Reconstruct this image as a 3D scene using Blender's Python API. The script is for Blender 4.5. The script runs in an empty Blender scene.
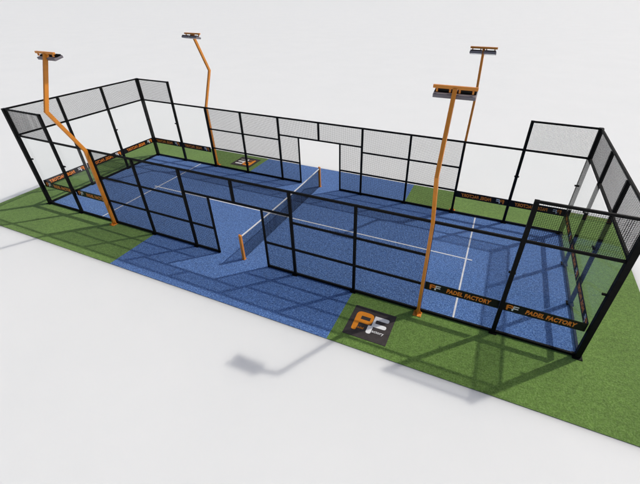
import bpy, bmesh, math, random
from mathutils import Vector, Matrix

random.seed(7)
scene = bpy.context.scene
COL = scene.collection
R = math.radians

# ------------------------------------------------------------------ helpers
class MB:
    """collects boxes, bars and prisms, then links them as one mesh object"""
    def __init__(self):
        self.v, self.f = [], []

    def hexa(self, pts):
        n = len(self.v)
        self.v += [tuple(p) for p in pts]
        for q in ((0, 3, 2, 1), (4, 5, 6, 7), (0, 1, 5, 4), (1, 2, 6, 5), (2, 3, 7, 6), (3, 0, 4, 7)):
            self.f.append(tuple(n + i for i in q))

    def box(self, x0, x1, y0, y1, z0, z1):
        self.hexa([(x0, y0, z0), (x1, y0, z0), (x1, y1, z0), (x0, y1, z0),
                   (x0, y0, z1), (x1, y0, z1), (x1, y1, z1), (x0, y1, z1)])

    def prism(self, pts, ex):
        n, k = len(self.v), len(pts)
        ex = Vector(ex)
        self.v += [tuple(p) for p in pts] + [tuple(Vector(p) + ex) for p in pts]
        self.f.append(tuple(n + i for i in reversed(range(k))))
        self.f.append(tuple(n + k + i for i in range(k)))
        for i in range(k):
            j = (i + 1) % k
            self.f.append((n + i, n + j, n + k + j, n + k + i))

    def cyl(self, c, r, h, axis='z', seg=12):
        pts = []
        for i in range(seg):
            a = 2 * math.pi * i / seg
            u, w = r * math.cos(a), r * math.sin(a)
            p = {'z': (u, w, 0), 'x': (0, u, w), 'y': (w, 0, u)}[axis]
            pts.append(Vector(c) + Vector(p))
        self.prism(pts, {'z': (0, 0, h), 'x': (h, 0, 0), 'y': (0, h, 0)}[axis])

    def build(self, name, mat, parent=None, bevel=0.0, seg=2):
        me = bpy.data.meshes.new(name)
        me.from_pydata(self.v, [], self.f)
        bm = bmesh.new(); bm.from_mesh(me)
        bmesh.ops.recalc_face_normals(bm, faces=bm.faces)
        bm.to_mesh(me); bm.free()
        me.materials.append(mat)
        o = bpy.data.objects.new(name, me)
        COL.objects.link(o)
        if parent: o.parent = parent
        if bevel:
            m = o.modifiers.new('soft_edges', 'BEVEL')
            m.width = bevel; m.segments = seg; m.limit_method = 'ANGLE'
        return o


def tag(o, label=None, cat=None, group=None, kind=None):
    if label: o['label'] = label
    if cat: o['category'] = cat
    if group: o['group'] = group
    if kind: o['kind'] = kind
    return o


def thing(name, label, cat, loc=(0, 0, 0), rz=0.0, group=None):
    o = bpy.data.objects.new(name, None)
    o.empty_display_size = 0.3
    COL.objects.link(o)
    o.location = loc; o.rotation_euler = (0, 0, rz)
    return tag(o, label, cat, group)


def copy_tree(o, parent=None):
    c = o.copy(); COL.objects.link(c)
    c.parent = parent
    for ch in list(o.children):
        copy_tree(ch, c)
    return c


# ------------------------------------------------------------------ materials
def new_mat(name):
    m = bpy.data.materials.new(name); m.use_nodes = True
    nt = m.node_tree
    return m, nt, nt.nodes, nt.links, nt.nodes['Principled BSDF']


def ramp(nt, fac, stops):
    r = nt.nodes.new('ShaderNodeValToRGB')
    while len(r.color_ramp.elements) < len(stops):
        r.color_ramp.elements.new(0.5)
    for e, (p, c) in zip(r.color_ramp.elements, stops):
        e.position = p; e.color = (*c, 1)
    nt.links.new(fac, r.inputs['Fac'])
    return r.outputs['Color']


def noise(nt, vec, scale, detail=3, rough=0.6):
    n = nt.nodes.new('ShaderNodeTexNoise')
    n.inputs['Scale'].default_value = scale
    n.inputs['Detail'].default_value = detail
    n.inputs['Roughness'].default_value = rough
    nt.links.new(vec, n.inputs['Vector'])
    return n.outputs['Fac']


def mixc(nt, fac, a, b, mode='MIX'):
    m = nt.nodes.new('ShaderNodeMix'); m.data_type = 'RGBA'; m.blend_type = mode
    if isinstance(fac, float): m.inputs[0].default_value = fac
    else: nt.links.new(fac, m.inputs[0])
    for s, x in ((6, a), (7, b)):
        if isinstance(x, tuple): m.inputs[s].default_value = (*x, 1)
        else: nt.links.new(x, m.inputs[s])
    return m.outputs[2]


def powder(name, col, rough=0.45, var=0.25, spec=0.5):
    m, nt, N, L, b = new_mat(name)
    tc = N.new('ShaderNodeTexCoord').outputs['Object']
    n = noise(nt, tc, 6.0, 5)
    lo = tuple(c * (1 - var) for c in col); hi = tuple(min(1, c * (1 + var)) for c in col)
    L.new(ramp(nt, n, [(0.3, lo), (0.7, hi)]), b.inputs['Base Color'])
    r = N.new('ShaderNodeMapRange')
    r.inputs['To Min'].default_value = rough - 0.08; r.inputs['To Max'].default_value = rough + 0.12
    L.new(noise(nt, tc, 14.0, 4), r.inputs['Value']); L.new(r.outputs[0], b.inputs['Roughness'])
    b.inputs['Specular IOR Level'].default_value = spec
    bp = N.new('ShaderNodeBump'); bp.inputs['Strength'].default_value = 0.06; bp.inputs['Distance'].default_value = 0.002
    L.new(noise(nt, tc, 350.0, 2), bp.inputs['Height']); L.new(bp.outputs[0], b.inputs['Normal'])
    return m


def turf_mat(name, dark, mid, light, speck, wide=0.16, span=0.14):
    m, nt, N, L, b = new_mat(name)
    tc = N.new('ShaderNodeTexCoord').outputs['Object']
    fine = noise(nt, tc, 25.0, 3, 0.75)
    c = ramp(nt, fine, [(0.5 - span, dark), (0.5, mid), (0.5 + span, light)])
    tuft = noise(nt, tc, 8.0, 5, 0.8)
    c = mixc(nt, 1.0, c, ramp(nt, tuft, [(0.36, (0.74,) * 3), (0.5, (0.98,) * 3), (0.64, (1.2,) * 3)]), 'MULTIPLY')
    grains = noise(nt, tc, 40.0, 2, 0.6)
    mr = N.new('ShaderNodeMapRange')
    mr.inputs['From Min'].default_value = 0.60; mr.inputs['From Max'].default_value = 0.70
    mr.inputs['To Max'].default_value = 0.55
    L.new(grains, mr.inputs['Value'])
    c = mixc(nt, mr.outputs[0], c, speck)
    worn = noise(nt, tc, 0.55, 4, 0.6)
    c = mixc(nt, 1.0, c, ramp(nt, worn, [(0.3, (1 - wide,) * 3), (0.7, (1.0,) * 3)]), 'MULTIPLY')
    L.new(c, b.inputs['Base Color'])
    b.inputs['Roughness'].default_value = 0.9
    b.inputs['Specular IOR Level'].default_value = 0.15
    b.inputs['Sheen Weight'].default_value = 0.12
    b.inputs['Sheen Roughness'].default_value = 0.6
    bp = N.new('ShaderNodeBump'); bp.inputs['Strength'].default_value = 0.7; bp.inputs['Distance'].default_value = 0.012
    L.new(noise(nt, tc, 85.0, 4, 0.75), bp.inputs['Height']); L.new(bp.outputs[0], b.inputs['Normal'])
    return m


BLACK = powder('black_powder_coat', (0.005, 0.005, 0.005), 0.6, 0.25, 0.12)
WIRE = powder('black_wire', (0.006, 0.006, 0.006), 0.65, 0.25, 0.1)
ORANGE = powder('orange_powder_coat', (0.70, 0.245, 0.022), 0.42, 0.08)
PRINT_ORANGE = powder('orange_print', (0.86, 0.285, 0.016), 0.55, 0.05, 0.3)
VINYL_ORANGE = powder('orange_vinyl', (0.92, 0.27, 0.03), 0.5, 0.04, 0.3)
PRINT_WHITE = powder('white_print', (0.84, 0.84, 0.84), 0.5, 0.03)
LINE_WHITE = powder('white_line', (0.62, 0.64, 0.68), 0.85, 0.12, 0.2)
TAPE_WHITE = powder('white_tape', (0.78, 0.78, 0.78), 0.7, 0.05)
BANNER = powder('dark_banner', (0.009, 0.008, 0.009), 0.55, 0.2, 0.2)
MAT = powder('charcoal_mat', (0.055, 0.047, 0.047), 0.85, 0.2, 0.2)
ALU = powder('grey_aluminium', (0.17, 0.155, 0.175), 0.5, 0.1)
LENS = powder('lamp_lens', (0.55, 0.55, 0.58), 0.2, 0.05)
STEEL = powder('zinc_bolt', (0.25, 0.25, 0.26), 0.4, 0.1)
BACKING = powder('turf_backing', (0.33, 0.33, 0.34), 0.9, 0.2, 0.2)
GREEN = turf_mat('green_turf', (0.084, 0.168, 0.024), (0.130, 0.240, 0.045), (0.185, 0.305, 0.082), (0.24, 0.35, 0.14))
BLUE = turf_mat('blue_turf', (0.025, 0.078, 0.255), (0.064, 0.156, 0.415), (0.150, 0.282, 0.575), (0.28, 0.42, 0.68), 0.14, 0.11)

# clear safety glass: mostly see-through, reflecting more at grazing angles
GLASS, nt, N, L, b = new_mat('clear_glass')
N.remove(b)
fr = N.new('ShaderNodeFresnel')
ge = N.new('ShaderNodeNewGeometry')                # same reflectance on the way in and on the way out
ir = N.new('ShaderNodeMapRange'); ir.inputs['To Min'].default_value = 1.15; ir.inputs['To Max'].default_value = 1 / 1.15
L.new(ge.outputs['Backfacing'], ir.inputs['Value']); L.new(ir.outputs[0], fr.inputs['IOR'])
tr = N.new('ShaderNodeBsdfTransparent'); tr.inputs['Color'].default_value = (0.985, 0.99, 0.988, 1)
gl = N.new('ShaderNodeBsdfGlossy'); gl.inputs['Roughness'].default_value = 0.01
mx = N.new('ShaderNodeMixShader')
L.new(fr.outputs[0], mx.inputs[0]); L.new(tr.outputs[0], mx.inputs[1]); L.new(gl.outputs[0], mx.inputs[2])
L.new(mx.outputs[0], N['Material Output'].inputs['Surface'])

# smooth white, slightly translucent floor
GROUND, nt, N, L, b = new_mat('white_floor')
tc = N.new('ShaderNodeTexCoord').outputs['Object']
c = ramp(nt, noise(nt, tc, 0.25, 4, 0.6), [(0.3, (0.762, 0.785, 0.787)), (0.7, (0.782, 0.803, 0.805))])
L.new(c, b.inputs['Base Color'])
b.inputs['Roughness'].default_value = 0.75
b.inputs['Specular IOR Level'].default_value = 0.2
b.subsurface_method = 'BURLEY'
b.inputs['Subsurface Weight'].default_value = 0.92
b.inputs['Subsurface Radius'].default_value = (1, 1, 1)
b.inputs['Subsurface Scale'].default_value = 0.65

# ------------------------------------------------------------------ setting
PILE = 0.02                                     # turf surface is z = 0
g = MB(); g.box(-1500, 1500, -1500, 1500, -3.0, -PILE)
tag(g.build('ground', GROUND), kind='structure')

t = MB()
for x0, x1, y0, y1 in ((-12, -10, -4.95, 4.9), (10, 12, -4.95, 4.9), (-10, -4, -4.95, -3), (4, 10, -4.95, -3),
                       (-10, -4, 3, 4.9), (4, 10, 3, 4.9)):
    t.box(x0, x1, y0, y1, -PILE + 0.008, 0)
gt = t.build('green_turf', GREEN); tag(gt, kind='structure')
t = MB()
t.box(-10, 10, -3, 3, -PILE + 0.008, 0); t.box(-4, 4, -4.95, -3, -PILE + 0.008, 0); t.box(-4, 4, 3, 4.9, -PILE + 0.008, 0)
tag(t.build('blue_turf', BLUE), kind='structure')
t = MB(); t.box(-12.006, 12.006, -4.956, 4.906, -PILE + 0.001, -PILE + 0.007)
tag(t.build('turf_backing', BACKING), kind='structure')
t = MB()
for s in (-1, 1):
    t.box(s * 6.95 - 0.025, s * 6.95 + 0.025, -2.93, 2.93, 0.001, 0.005)
t.box(-6.925, 6.925, -0.025, 0.025, 0.001, 0.005)
t.box(6.975, 7.15, -0.025, 0.025, 0.001, 0.005); t.box(-7.15, -6.975, -0.025, 0.025, 0.001, 0.005)
tag(t.build('court_line', LINE_WHITE), kind='structure')

# ------------------------------------------------------------------ fences
PITCH, WT = 0.04, 0.0024                          # wire spacing and half width


def wire_panel(parent, u0, u1, z0, z1, name='mesh_panel'):
    """welded wire panel in the local x-z plane"""
    m = MB()
    n = max(2, round((u1 - u0) / PITCH)); k = max(2, round((z1 - z0) / PITCH))
    for i in range(1, n):
        u = u0 + (u1 - u0) * i / n
        m.box(u - WT, u + WT, -WT - 0.003, WT - 0.003, z0, z1)
    for j in range(1, k):
        z = z0 + (z1 - z0) * j / k
        m.box(u0, u1, -WT + 0.003, WT + 0.003, z - WT, z + WT)
    return m.build(name, WIRE, parent)


def post(parent, u, z0, z1, w=0.08, d=0.08, v=0.0, name='post', foot=True):
    m = MB(); m.box(u - w / 2, u + w / 2, v - d / 2, v + d / 2, z0, z1)
    o = m.build(name, BLACK, parent, 0.006)
    if foot:
        m = MB()
        m.box(u - w / 2 - 0.05, u + w / 2 + 0.05, v - d / 2 - 0.05, v + d / 2 + 0.05, 0.002, 0.016)
        for sx in (-1, 1):
            for sy in (-1, 1):
                m.cyl((u + sx * (w / 2 + 0.027), v + sy * (d / 2 + 0.027), 0.0155), 0.011, 0.016, seg=6)
        m.build('base_plate', BLACK, o)
    return o


def rail(parent, u0, u1, z, h=0.06, d=0.055, v=0.0):
    m = MB(); m.box(u0, u1, v - d / 2, v + d / 2, z - h / 2, z + h / 2)
    return m.build('rail', BLACK, parent, 0.005)


def glass(parent, u0, u1):
    m = MB(); m.box(u0 + 0.012, u1 - 0.012, 0.068, 0.080, 0.05, 2.965)
    return m.build('glass_panel', GLASS, parent)


def clamp(parent, u, hw=0.08, inner=0.066):
    m = MB(); m.box(u - hw, u + hw, 0.052, inner, 1.975, 2.025)
    m.box(u - hw, u + hw, 0.0815, 0.093, 1.975, 2.025)
    for s in (-1, 1):
        m.cyl((u + s * (hw - 0.015), 0.0925, 2.0), 0.012, 0.012, 'y', 8)
    return m.build('clamp', BLACK, parent, 0.002, 1)


# long side: local x runs along the fence, local y points into the court
def make_side(label):
    root = thing('side_fence', label, 'fence', (0, -3, 0), 0)
    for s in (-1, 1):
        post(root, s * 9.99, 0, 4.0, 0.13, 0.13, 0.0, 'corner_post')
        post(root, s * 8, 0, 4.0, 0.10, 0.09)
        post(root, s * 6, 0, 3.0, 0.09, 0.08)
        post(root, s * 4, 0, 3.0); post(root, s * 2, 0, 3.0)
        post(root, s * 1, 0, 2.17, 0.06, 0.06, 0, 'gate_post', False)
        a, b_ = sorted((s * 0.97, s * 9.925))
        rail(root, a, b_, 0.045, 0.075, 0.06)
        a, b_ = sorted((s * 1.03, s * 5.955)); rail(root, a, b_, 1.0)
        a, b_ = sorted((s * 2.04, s * 5.955)); rail(root, a, b_, 1.97)
        a, b_ = sorted((s * 7.95, s * 9.925)); rail(root, a, b_, 3.97, 0.06)
        for q in (4, 2):
            a, b_ = sorted((s * (q + 1.955), s * (q + 0.04)))
            wire_panel(root, a, b_, 0.08, 0.97); wire_panel(root, a, b_, 1.03, 1.94); wire_panel(root, a, b_, 2.0, 2.95)
        a, b_ = sorted((s * 1.96, s * 1.03))
        wire_panel(root, a, b_, 0.08, 0.97); wire_panel(root, a, b_, 1.03, 2.17)
        a, b_ = sorted((s * 0.04, s * 1.96)); wire_panel(root, a, b_, 2.23, 2.95)
        a, b_ = sorted((s * 8.05, s * 9.925)); wire_panel(root, a, b_, 3.02, 3.94)
        for q in (6, 8):
            a, b_ = sorted((s * q, s * (q + 2 - 0.065 * (q == 8)))); glass(root, a, b_)
        clamp(root, s * 8); clamp(root, s * 9.9, 0.05)
    rail(root, -1.96, 1.96, 2.2)
    post(root, 0, 2.231, 2.96, 0.08, 0.07, 0, 'mullion', False)
    rail(root, -9.925, 9.925, 2.98, 0.065)
    return root


near_side = make_side('long black mesh side fence nearest the viewer, with gateway and clear glass end bays')
far_side = copy_tree(near_side)
far_side.location = (0, 3, 0); far_side.rotation_euler.z = math.pi
far_side['label'] = 'long black mesh side fence beyond the net, its gateway opening against the white floor'
near_side['group'] = far_side['group'] = 'fences round the padel court'


# end wall: local x along the wall, local y into the court
def make_end(label):
    root = thing('end_wall', label, 'fence', (-10, 0, 0), -math.pi / 2, 'fences round the padel court')
    for u in (-1, 1):
        post(root, u, 0, 3.938, 0.09, 0.095)
        clamp(root, u)
    rail(root, -2.93, 2.93, 0.045, 0.075, 0.06)
    rail(root, -2.93, 2.93, 2.98, 0.065)
    rail(root, -2.93, 2.93, 3.97, 0.06)
    for a, b_ in ((-2.935, -1), (-1, 1), (1, 2.935)):
        glass(root, a, b_)
    for a, b_ in ((-2.925, -1.05), (-0.95, 0.95), (1.05, 2.925)):
        wire_panel(root, a, b_, 3.02, 3.94)
    return root


far_end = make_end('short glass end wall with a mesh strip on top, at the distant left end of the court')
near_end = copy_tree(far_end)
near_end.location = (10, 0, 0); near_end.rotation_euler.z = math.pi / 2
near_end['label'] = 'short glass end wall topped with mesh, cut off by the right edge of the photo'

# ------------------------------------------------------------------ lettering shapes
def rounded(pts, seg=6):
    """pts: (x, y, r) corner list -> outline with rounded corners"""
    out = []
    n = len(pts)
    for i, (x, y, r) in enumerate(pts):
        p = Vector((x, y)); a = Vector(pts[i - 1][:2]); c = Vector(pts[(i + 1) % n][:2])
        if r <= 0:
            out.append((x, y)); continue
        d1, d2 = (a - p), (c - p)
        l1, l2 = d1.length, d2.length
        d1.normalize(); d2.normalize()
        ang = d1.angle(d2)
        t_ = min(r / math.tan(ang / 2), l1 * 0.5, l2 * 0.5)
        s, e = p + d1 * t_, p + d2 * t_
        for k in range(seg + 1):
            w = k / seg
            q = s * (1 - w) ** 2 + p * 2 * w * (1 - w) + e * w * w
            out.append((q.x, q.y))
    return out


def outline_mesh(name, loops, thick):
    cu = bpy.data.curves.new(name, 'CURVE')
    cu.dimensions = '2D'; cu.fill_mode = 'BOTH'; cu.extrude = thick / 2
    for lp in loops:
        sp = cu.splines.new('POLY'); sp.points.add(len(lp) - 1)
        for q, (x, y) in zip(sp.points, lp):
            q.co = (x, y, 0, 1)
        sp.use_cyclic_u = True
    return curve_to_mesh(cu, name)


def text_mesh(name, body, size, thick, bold=0.0, shear=0.0, width=1.0, space=1.0):
    cu = bpy.data.curves.new(name, 'FONT')
    cu.body = body; cu.size = size; cu.extrude = thick / 2
    cu.offset = bold; cu.shear = shear; cu.space_character = space
    cu.resolution_u = 3
    me = curve_to_mesh(cu, name)
    x0 = min(v.co.x for v in me.vertices)
    for v in me.vertices:
        v.co.x = (v.co.x - x0) * width
    return me


def curve_to_mesh(cu, name):
    o = bpy.data.objects.new(name + '_source', cu)
    COL.objects.link(o)
    dg = bpy.context.evaluated_depsgraph_get()
    me = bpy.data.meshes.new_from_object(o.evaluated_get(dg), depsgraph=dg)
    bpy.data.objects.remove(o); bpy.data.curves.remove(cu)
    me.name = name
    return me


def put_mesh(name, me, mat, parent, M):
    me = me.copy(); me.transform(M); me.materials.clear(); me.materials.append(mat)
    o = bpy.data.objects.new(name, me); COL.objects.link(o); o.parent = parent
    return o


LETTER_P = [rounded([(0.10, 0.93, 0.17), (0.64, 0.93, 0.17), (0.64, 0.50, 0.15), (0.275, 0.50, 0.02), (0.275, 0.19, 0.066), (0.135, 0.19, 0.066)]),
            [(0.275, 0.77), (0.555, 0.77), (0.555, 0.635), (0.275, 0.635)]]
LETTER_F = [rounded([(0.655, 0.90, 0.0), (1.09, 0.90, 0.066), (1.09, 0.76, 0.066), (0.725, 0.76, 0.02), (0.725, 0.625, 0.02),
                     (1.075, 0.625, 0.066), (1.075, 0.485, 0.066), (0.71, 0.485, 0.02), (0.71, 0.20, 0.066),
                     (0.565, 0.20, 0.066), (0.565, 0.485, 0.0), (0.655, 0.50, 0.0)])]

# ------------------------------------------------------------------ logo mats on the turf
def make_mat(label):
    root = thing('logo_mat', label, 'mat', (4.9, -4.05, 0), 0, 'logo mats beside the gateways')
    m = MB(); m.box(-0.6, 0.6, -0.55, 0.55, 0.002, 0.010)
    m.build('carpet', MAT, root)
    T = Matrix.Translation((-0.57, -0.52, 0.0115)) @ Matrix.Diagonal((0.95, 0.95, 1, 1))
    put_mesh('letter', outline_mesh('letter', LETTER_P, 0.003), PRINT_ORANGE, root, T)
    put_mesh('letter', outline_mesh('letter', LETTER_F, 0.003), PRINT_WHITE, root, T)
    put_mesh('lettering', text_mesh('lettering', 'adel', 0.115, 0.003, 0.001), PRINT_ORANGE, root, T @ Matrix.Translation((0.295, 0.285, 0)))
    put_mesh('lettering', text_mesh('lettering', 'actory', 0.135, 0.003, 0.001), PRINT_WHITE, root, T @ Matrix.Translation((0.725, 0.285, 0)))
    return root


mat_a = make_mat('charcoal mat with big orange and white letters, in front of the near fence')
mat_b = copy_tree(mat_a)
mat_b.location = (-4.9, 4.05, 0); mat_b.rotation_euler.z = math.pi
mat_b['label'] = 'charcoal logo mat seen upside down on green turf behind the far fence'

# ------------------------------------------------------------------ banners on the glass
def make_banner(label, width):
    root = thing('banner', label, 'banner', (0, 0, 0), 0, 'printed banners on the glass walls')
    w = width - 0.03
    m = MB(); m.box(-w / 2, w / 2, 0.082, 0.0865, 0.775, 1.045)
    m.build('strip', BANNER, root)
    up = Matrix.Rotation(R(90), 4, 'X')
    T = Matrix.Translation((-0.86, 0.08425, 0.775)) @ up
    S = Matrix.Diagonal((0.30, 0.235, 1, 1))
    put_mesh('letter', outline_mesh('letter', LETTER_P, 0.0075), VINYL_ORANGE, root, T @ S)
    put_mesh('letter', outline_mesh('letter', LETTER_F, 0.0075), PRINT_WHITE, root, T @ S)
    me = text_mesh('lettering', 'PADEL FACTORY', 0.182, 0.0075, 0.0085, 0.15, 1.0, 1.08)
    x1 = max(v.co.x for v in me.vertices)
    me.transform(Matrix.Diagonal((1.13 / x1, 1, 1, 1)))
    put_mesh('lettering', me, VINYL_ORANGE, root, Matrix.Translation((-0.37, 0.08425, 0.842)) @ up)
    return root


BAN = [  # centre x, y, rotation, label
    (7, -3, 0, 'black banner with orange lettering on near side glass, starting at the right orange pole'),
    (9, -3, 0, 'black banner with orange lettering on near side glass, ending at the front right corner'),
    (-7, -3, 0, 'black banner on the near side glass, partly behind the zigzag orange pole at left'),
    (-9, -3, 0, 'black banner on the near side glass, ending at the far left front corner post'),
    (7, 3, math.pi, 'black banner with mirrored lettering on far side glass, just right of the far mesh'),
    (9, 3, math.pi, 'black banner with mirrored lettering on far side glass, at the rear right corner'),
    (-7, 3, math.pi, 'black banner on the far side glass, just left of the far mesh'),
    (-9, 3, math.pi, 'black banner on the far side glass, at the rear left corner post'),
    (-10, 2, -math.pi / 2, 'rearmost black banner on the left end wall, touching the rear corner'),
    (-10, 0, -math.pi / 2, 'middle black banner of the three on the left end wall'),
    (-10, -2, -math.pi / 2, 'front black banner on the left end wall, touching the front corner'),
    (10, -2, math.pi / 2, 'front black banner on the right end wall, running back from the front corner post'),
    (10, 0, math.pi / 2, 'middle black banner of the three on the right end wall'),
    (10, 2, math.pi / 2, 'rearmost black banner on the right end wall, reaching the rear corner post'),
]
ban0 = make_banner(BAN[0][3], 1.94)
for i, (x, y, rz, lab) in enumerate(BAN):
    o = ban0 if i == 0 else copy_tree(ban0)
    o.location = (x, y, 0); o.rotation_euler.z = rz; o['label'] = lab

# corner banners are a touch short of the corner posts: shift them inward
for o in bpy.data.objects:
    if o.name.split('.')[0] == 'banner':
        for a in (0, 1):
            lim = 9.0 if a == 0 else 2.0
            if abs(abs(o.location[a]) - lim) < 1e-6 and (a == 0 or abs(o.location[0]) > 9.5):
                o.location[a] *= (lim - 0.05) / lim

# ------------------------------------------------------------------ lamp poles
def sweep(path, w, d):
    """rectangular tube along a path in the y-z plane, mitred; w along x, d across"""
    m = MB()
    n = len(path)
    rings = []
    for i, (y, z) in enumerate(path):
        p = Vector((y, z))
        a = (p - Vector(path[i - 1])).normalized() if i else None
        b_ = (Vector(path[i + 1]) - p).normalized() if i < n - 1 else None
        tdir = ((a or b_) + (b_ or a)).normalized()
        nrm = Vector((-tdir.y, tdir.x))
        k = 1 / max(0.5, tdir.dot(b_ or a))
        q0, q1 = p - nrm * d / 2 * k, p + nrm * d / 2 * k
        rings.append([(-w / 2, q0.x, q0.y), (w / 2, q0.x, q0.y), (w / 2, q1.x, q1.y), (-w / 2, q1.x, q1.y)])
    for r in rings: m.v += r
    for i in range(n - 1):
        for j in range(4):
            k = (j + 1) % 4
            m.f.append((4 * i + j, 4 * i + k, 4 * i + 4 + k, 4 * i + 4 + j))
    m.f.append((0, 3, 2, 1)); m.f.append(tuple(4 * (n - 1) + j for j in range(4)))
    return m


def make_lamp(label):
    """local +y points into the court; the pole stands just outside the fence"""
    root = thing('lamp_pole', label, 'floodlight pole', (6, -3.11, 0), 0, 'orange floodlight poles of the court')
    sweep([(0, 0.0), (0, 3.0), (-0.68, 4.5), (-0.03, 6.05)], 0.08, 0.115).build('pole', ORANGE, root, 0.008)
    m = MB(); m.box(-0.115, 0.115, -0.15, 0.058, 0.002, 0.018)
    for sx in (-1, 1):
        m.cyl((sx * 0.085, -0.12, 0.017), 0.014, 0.02, seg=6)
        m.prism([(sx * 0.041, -0.01, 0.018), (sx * 0.105, -0.01, 0.018), (sx * 0.041, -0.01, 0.16)], (0, 0.012, 0))
    m.prism([(-0.006, -0.058, 0.018), (-0.006, -0.15, 0.018), (-0.006, -0.058, 0.17)], (0.012, 0, 0))
    m.build('base_plate', ORANGE, root, 0.002, 1)
    m = MB(); m.box(-0.42, 0.42, -0.065, 0.005, 6.05, 6.11)
    m.build('crossbar', ORANGE, root, 0.006)
    # two flat floodlights hung below the bar, tilted toward the court
    for s in (-1, 1):
        hx = s * 0.215
        for k in (-1, 1):
            m = MB(); m.box(hx + k * 0.125 - 0.016, hx + k * 0.125 + 0.016, -0.05, -0.01, 5.985, 6.052)
            m.build('bracket', ORANGE, root)
        M = Matrix.Translation((hx, 0.065, 5.955)) @ Matrix.Rotation(R(14), 4, 'X')
        m = MB()
        m.box(-0.19, 0.19, -0.14, 0.14, -0.05, 0.02)
        m.v = [tuple(M @ Vector(v)) for v in m.v]
        h = m.build('floodlight', ALU, root, 0.006)
        m = MB()
        m.box(-0.18, 0.18, -0.04, 0.13, 0.0195, 0.026)
        for i in range(7):
            y = -0.028 + i * 0.024
            m.box(-0.175, 0.175, y - 0.004, y + 0.004, 0.0255, 0.055)
        m.v = [tuple(M @ Vector(v)) for v in m.v]
        m.build('cooling_fins_shade', BLACK, h)  # black on the inner part also paints in the shade under the crossbar
        m = MB(); m.box(-0.165, 0.165, -0.12, 0.12, -0.055, -0.0495)
        m.v = [tuple(M @ Vector(v)) for v in m.v]
        m.build('lens', LENS, h)
    return root


LAMPS = [(6, -3.11, 0, 'tall orange floodlight pole at the near fence, right of the logo mat'),
         (-6, -3.11, 0, 'zigzag orange floodlight pole at the near fence on the left, seen from its side'),
         (-6, 3.11, math.pi, 'slim bent orange floodlight pole behind the far fence on the left'),
         (6, 3.11, math.pi, 'thin orange floodlight pole behind the far fence on the right')]
lamp0 = make_lamp(LAMPS[0][3])
for i, (x, y, rz, lab) in enumerate(LAMPS):
    o = lamp0 if i == 0 else copy_tree(lamp0)
    o.location = (x, y, 0); o.rotation_euler.z = rz; o['label'] = lab

# ------------------------------------------------------------------ net
net = thing('court_net', 'dark court net with white top tape between two orange posts, across the blue turf', 'net', (0, 0, 0))
def sag(y): return 0.86 + 0.05 * (y / 2.9) ** 2
for s in (-1, 1):
    m = MB(); m.box(-0.045, 0.045, s * 2.98 - 0.04, s * 2.98 + 0.04, 0.016, 0.97)
    p = m.build('post', ORANGE, net, 0.008)
    m = MB(); m.box(-0.06, 0.06, s * 2.98 - 0.055, s * 2.98 + 0.055, 0.002, 0.016)
    m.build('base_plate', ORANGE, p)
    m = MB(); m.cyl((-0.02, s * 2.98, 0.9695), 0.03, 0.02)
    m.build('cap', ORANGE, p)
Y = 2.935
m = MB(); NP = 0.04; wt = 0.0022
n = int(2 * Y / NP)
for i in range(1, n):
    y = -Y + 2 * Y * i / n
    m.box(-wt - 0.002, wt - 0.002, y - wt, y + wt, 0.01, sag(y))
for j in range(22):
    w = 0.015 + j * 0.04
    seg = 10
    for k in range(seg):
        ya, yb = -Y + 2 * Y * k / seg, -Y + 2 * Y * (k + 1) / seg
        za, zb = w * sag(ya) / 0.9, w * sag(yb) / 0.9
        m.hexa([(-wt + .002, ya, za - wt), (wt + .002, ya, za - wt), (wt + .002, yb, zb - wt), (-wt + .002, yb, zb - wt),
                (-wt + .002, ya, za + wt), (wt + .002, ya, za + wt), (wt + .002, yb, zb + wt), (-wt + .002, yb, zb + wt)])
m.build('netting', WIRE, net)
m = MB(); seg = 16
for k in range(seg):
    ya, yb = -Y + 2 * Y * k / seg, -Y + 2 * Y * (k + 1) / seg
    za, zb = sag(ya), sag(yb)
    n0 = len(m.v)
    m.hexa([(-.011, ya, za - .032), (.011, ya, za - .032), (.011, yb, zb - .032), (-.011, yb, zb - .032),
            (-.011, ya, za + .012), (.011, ya, za + .012), (.011, yb, zb + .012), (-.011, yb, zb + .012)])
m.build('top_tape', TAPE_WHITE, net)

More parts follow.
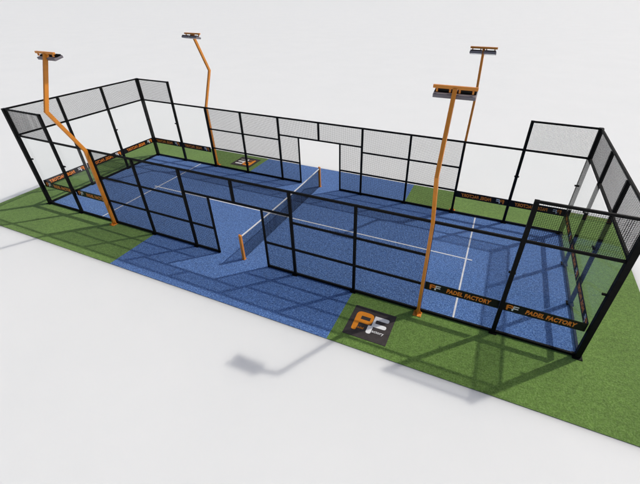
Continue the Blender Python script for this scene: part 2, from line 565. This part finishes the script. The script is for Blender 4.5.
# ------------------------------------------------------------------ light
to_sun = Vector((0.58, 0.565, 1.0)).normalized()
elev = math.asin(to_sun.z); azim = math.atan2(to_sun.x, to_sun.y)
world = bpy.data.worlds.new('World'); scene.world = world
world.use_nodes = True
wn = world.node_tree
sky = wn.nodes.new('ShaderNodeTexSky')
sky.sky_type = 'NISHITA'; sky.sun_disc = False
sky.air_density = 1.0; sky.dust_density = 4.0; sky.ozone_density = 0.6
sky.sun_elevation = elev; sky.sun_rotation = azim
wn.links.new(sky.outputs[0], wn.nodes['Background'].inputs['Color'])
wn.nodes['Background'].inputs['Strength'].default_value = 0.098
sun = bpy.data.lights.new('sun', 'SUN')
sun.energy = 2.3; sun.angle = R(1.0); sun.color = (1.0, 0.945, 0.86)
so = bpy.data.objects.new('sun', sun); COL.objects.link(so)
so.rotation_euler = to_sun.to_track_quat('Z', 'Y').to_euler(); so.location = to_sun * 40

# ------------------------------------------------------------------ camera
cam = bpy.data.cameras.new('camera'); co = bpy.data.objects.new('camera', cam)
COL.objects.link(co); scene.camera = co
right = Vector((0.918973503, 0.394318598, -0.000737532))
down = Vector((0.217167077, -0.507674993, -0.83372931))
fwd = Vector((-0.329129399, 0.766014977, -0.552172884))
rot = Matrix((right, -down, -fwd)).transposed()
co.matrix_world = Matrix.Translation((6.82232, -10.719883, 7.623961)) @ rot.to_4x4()
cam.sensor_fit = 'HORIZONTAL'; cam.sensor_width = 36
cam.lens = 36 * math.exp(5.89492091) / 640
cam.shift_x = (320 - 338.38653) / 640
cam.shift_y = (231.254264 - 242) / 640
cam.clip_start = 0.1; cam.clip_end = 6000

# ------------------------------------------------------------------ render
scene.render.engine = 'CYCLES'
scene.view_settings.view_transform = 'Standard'
scene.view_settings.look = 'None'
scene.view_settings.exposure = 0.0
scene.view_settings.gamma = 1.0
cy = scene.cycles
cy.use_denoising = True; cy.denoiser = 'OPENIMAGEDENOISE'; cy.denoising_input_passes = 'RGB_ALBEDO_NORMAL'; cy.denoising_prefilter = 'ACCURATE'
cy.max_bounces = 8; cy.transparent_max_bounces = 24
cy.sample_clamp_indirect = 6
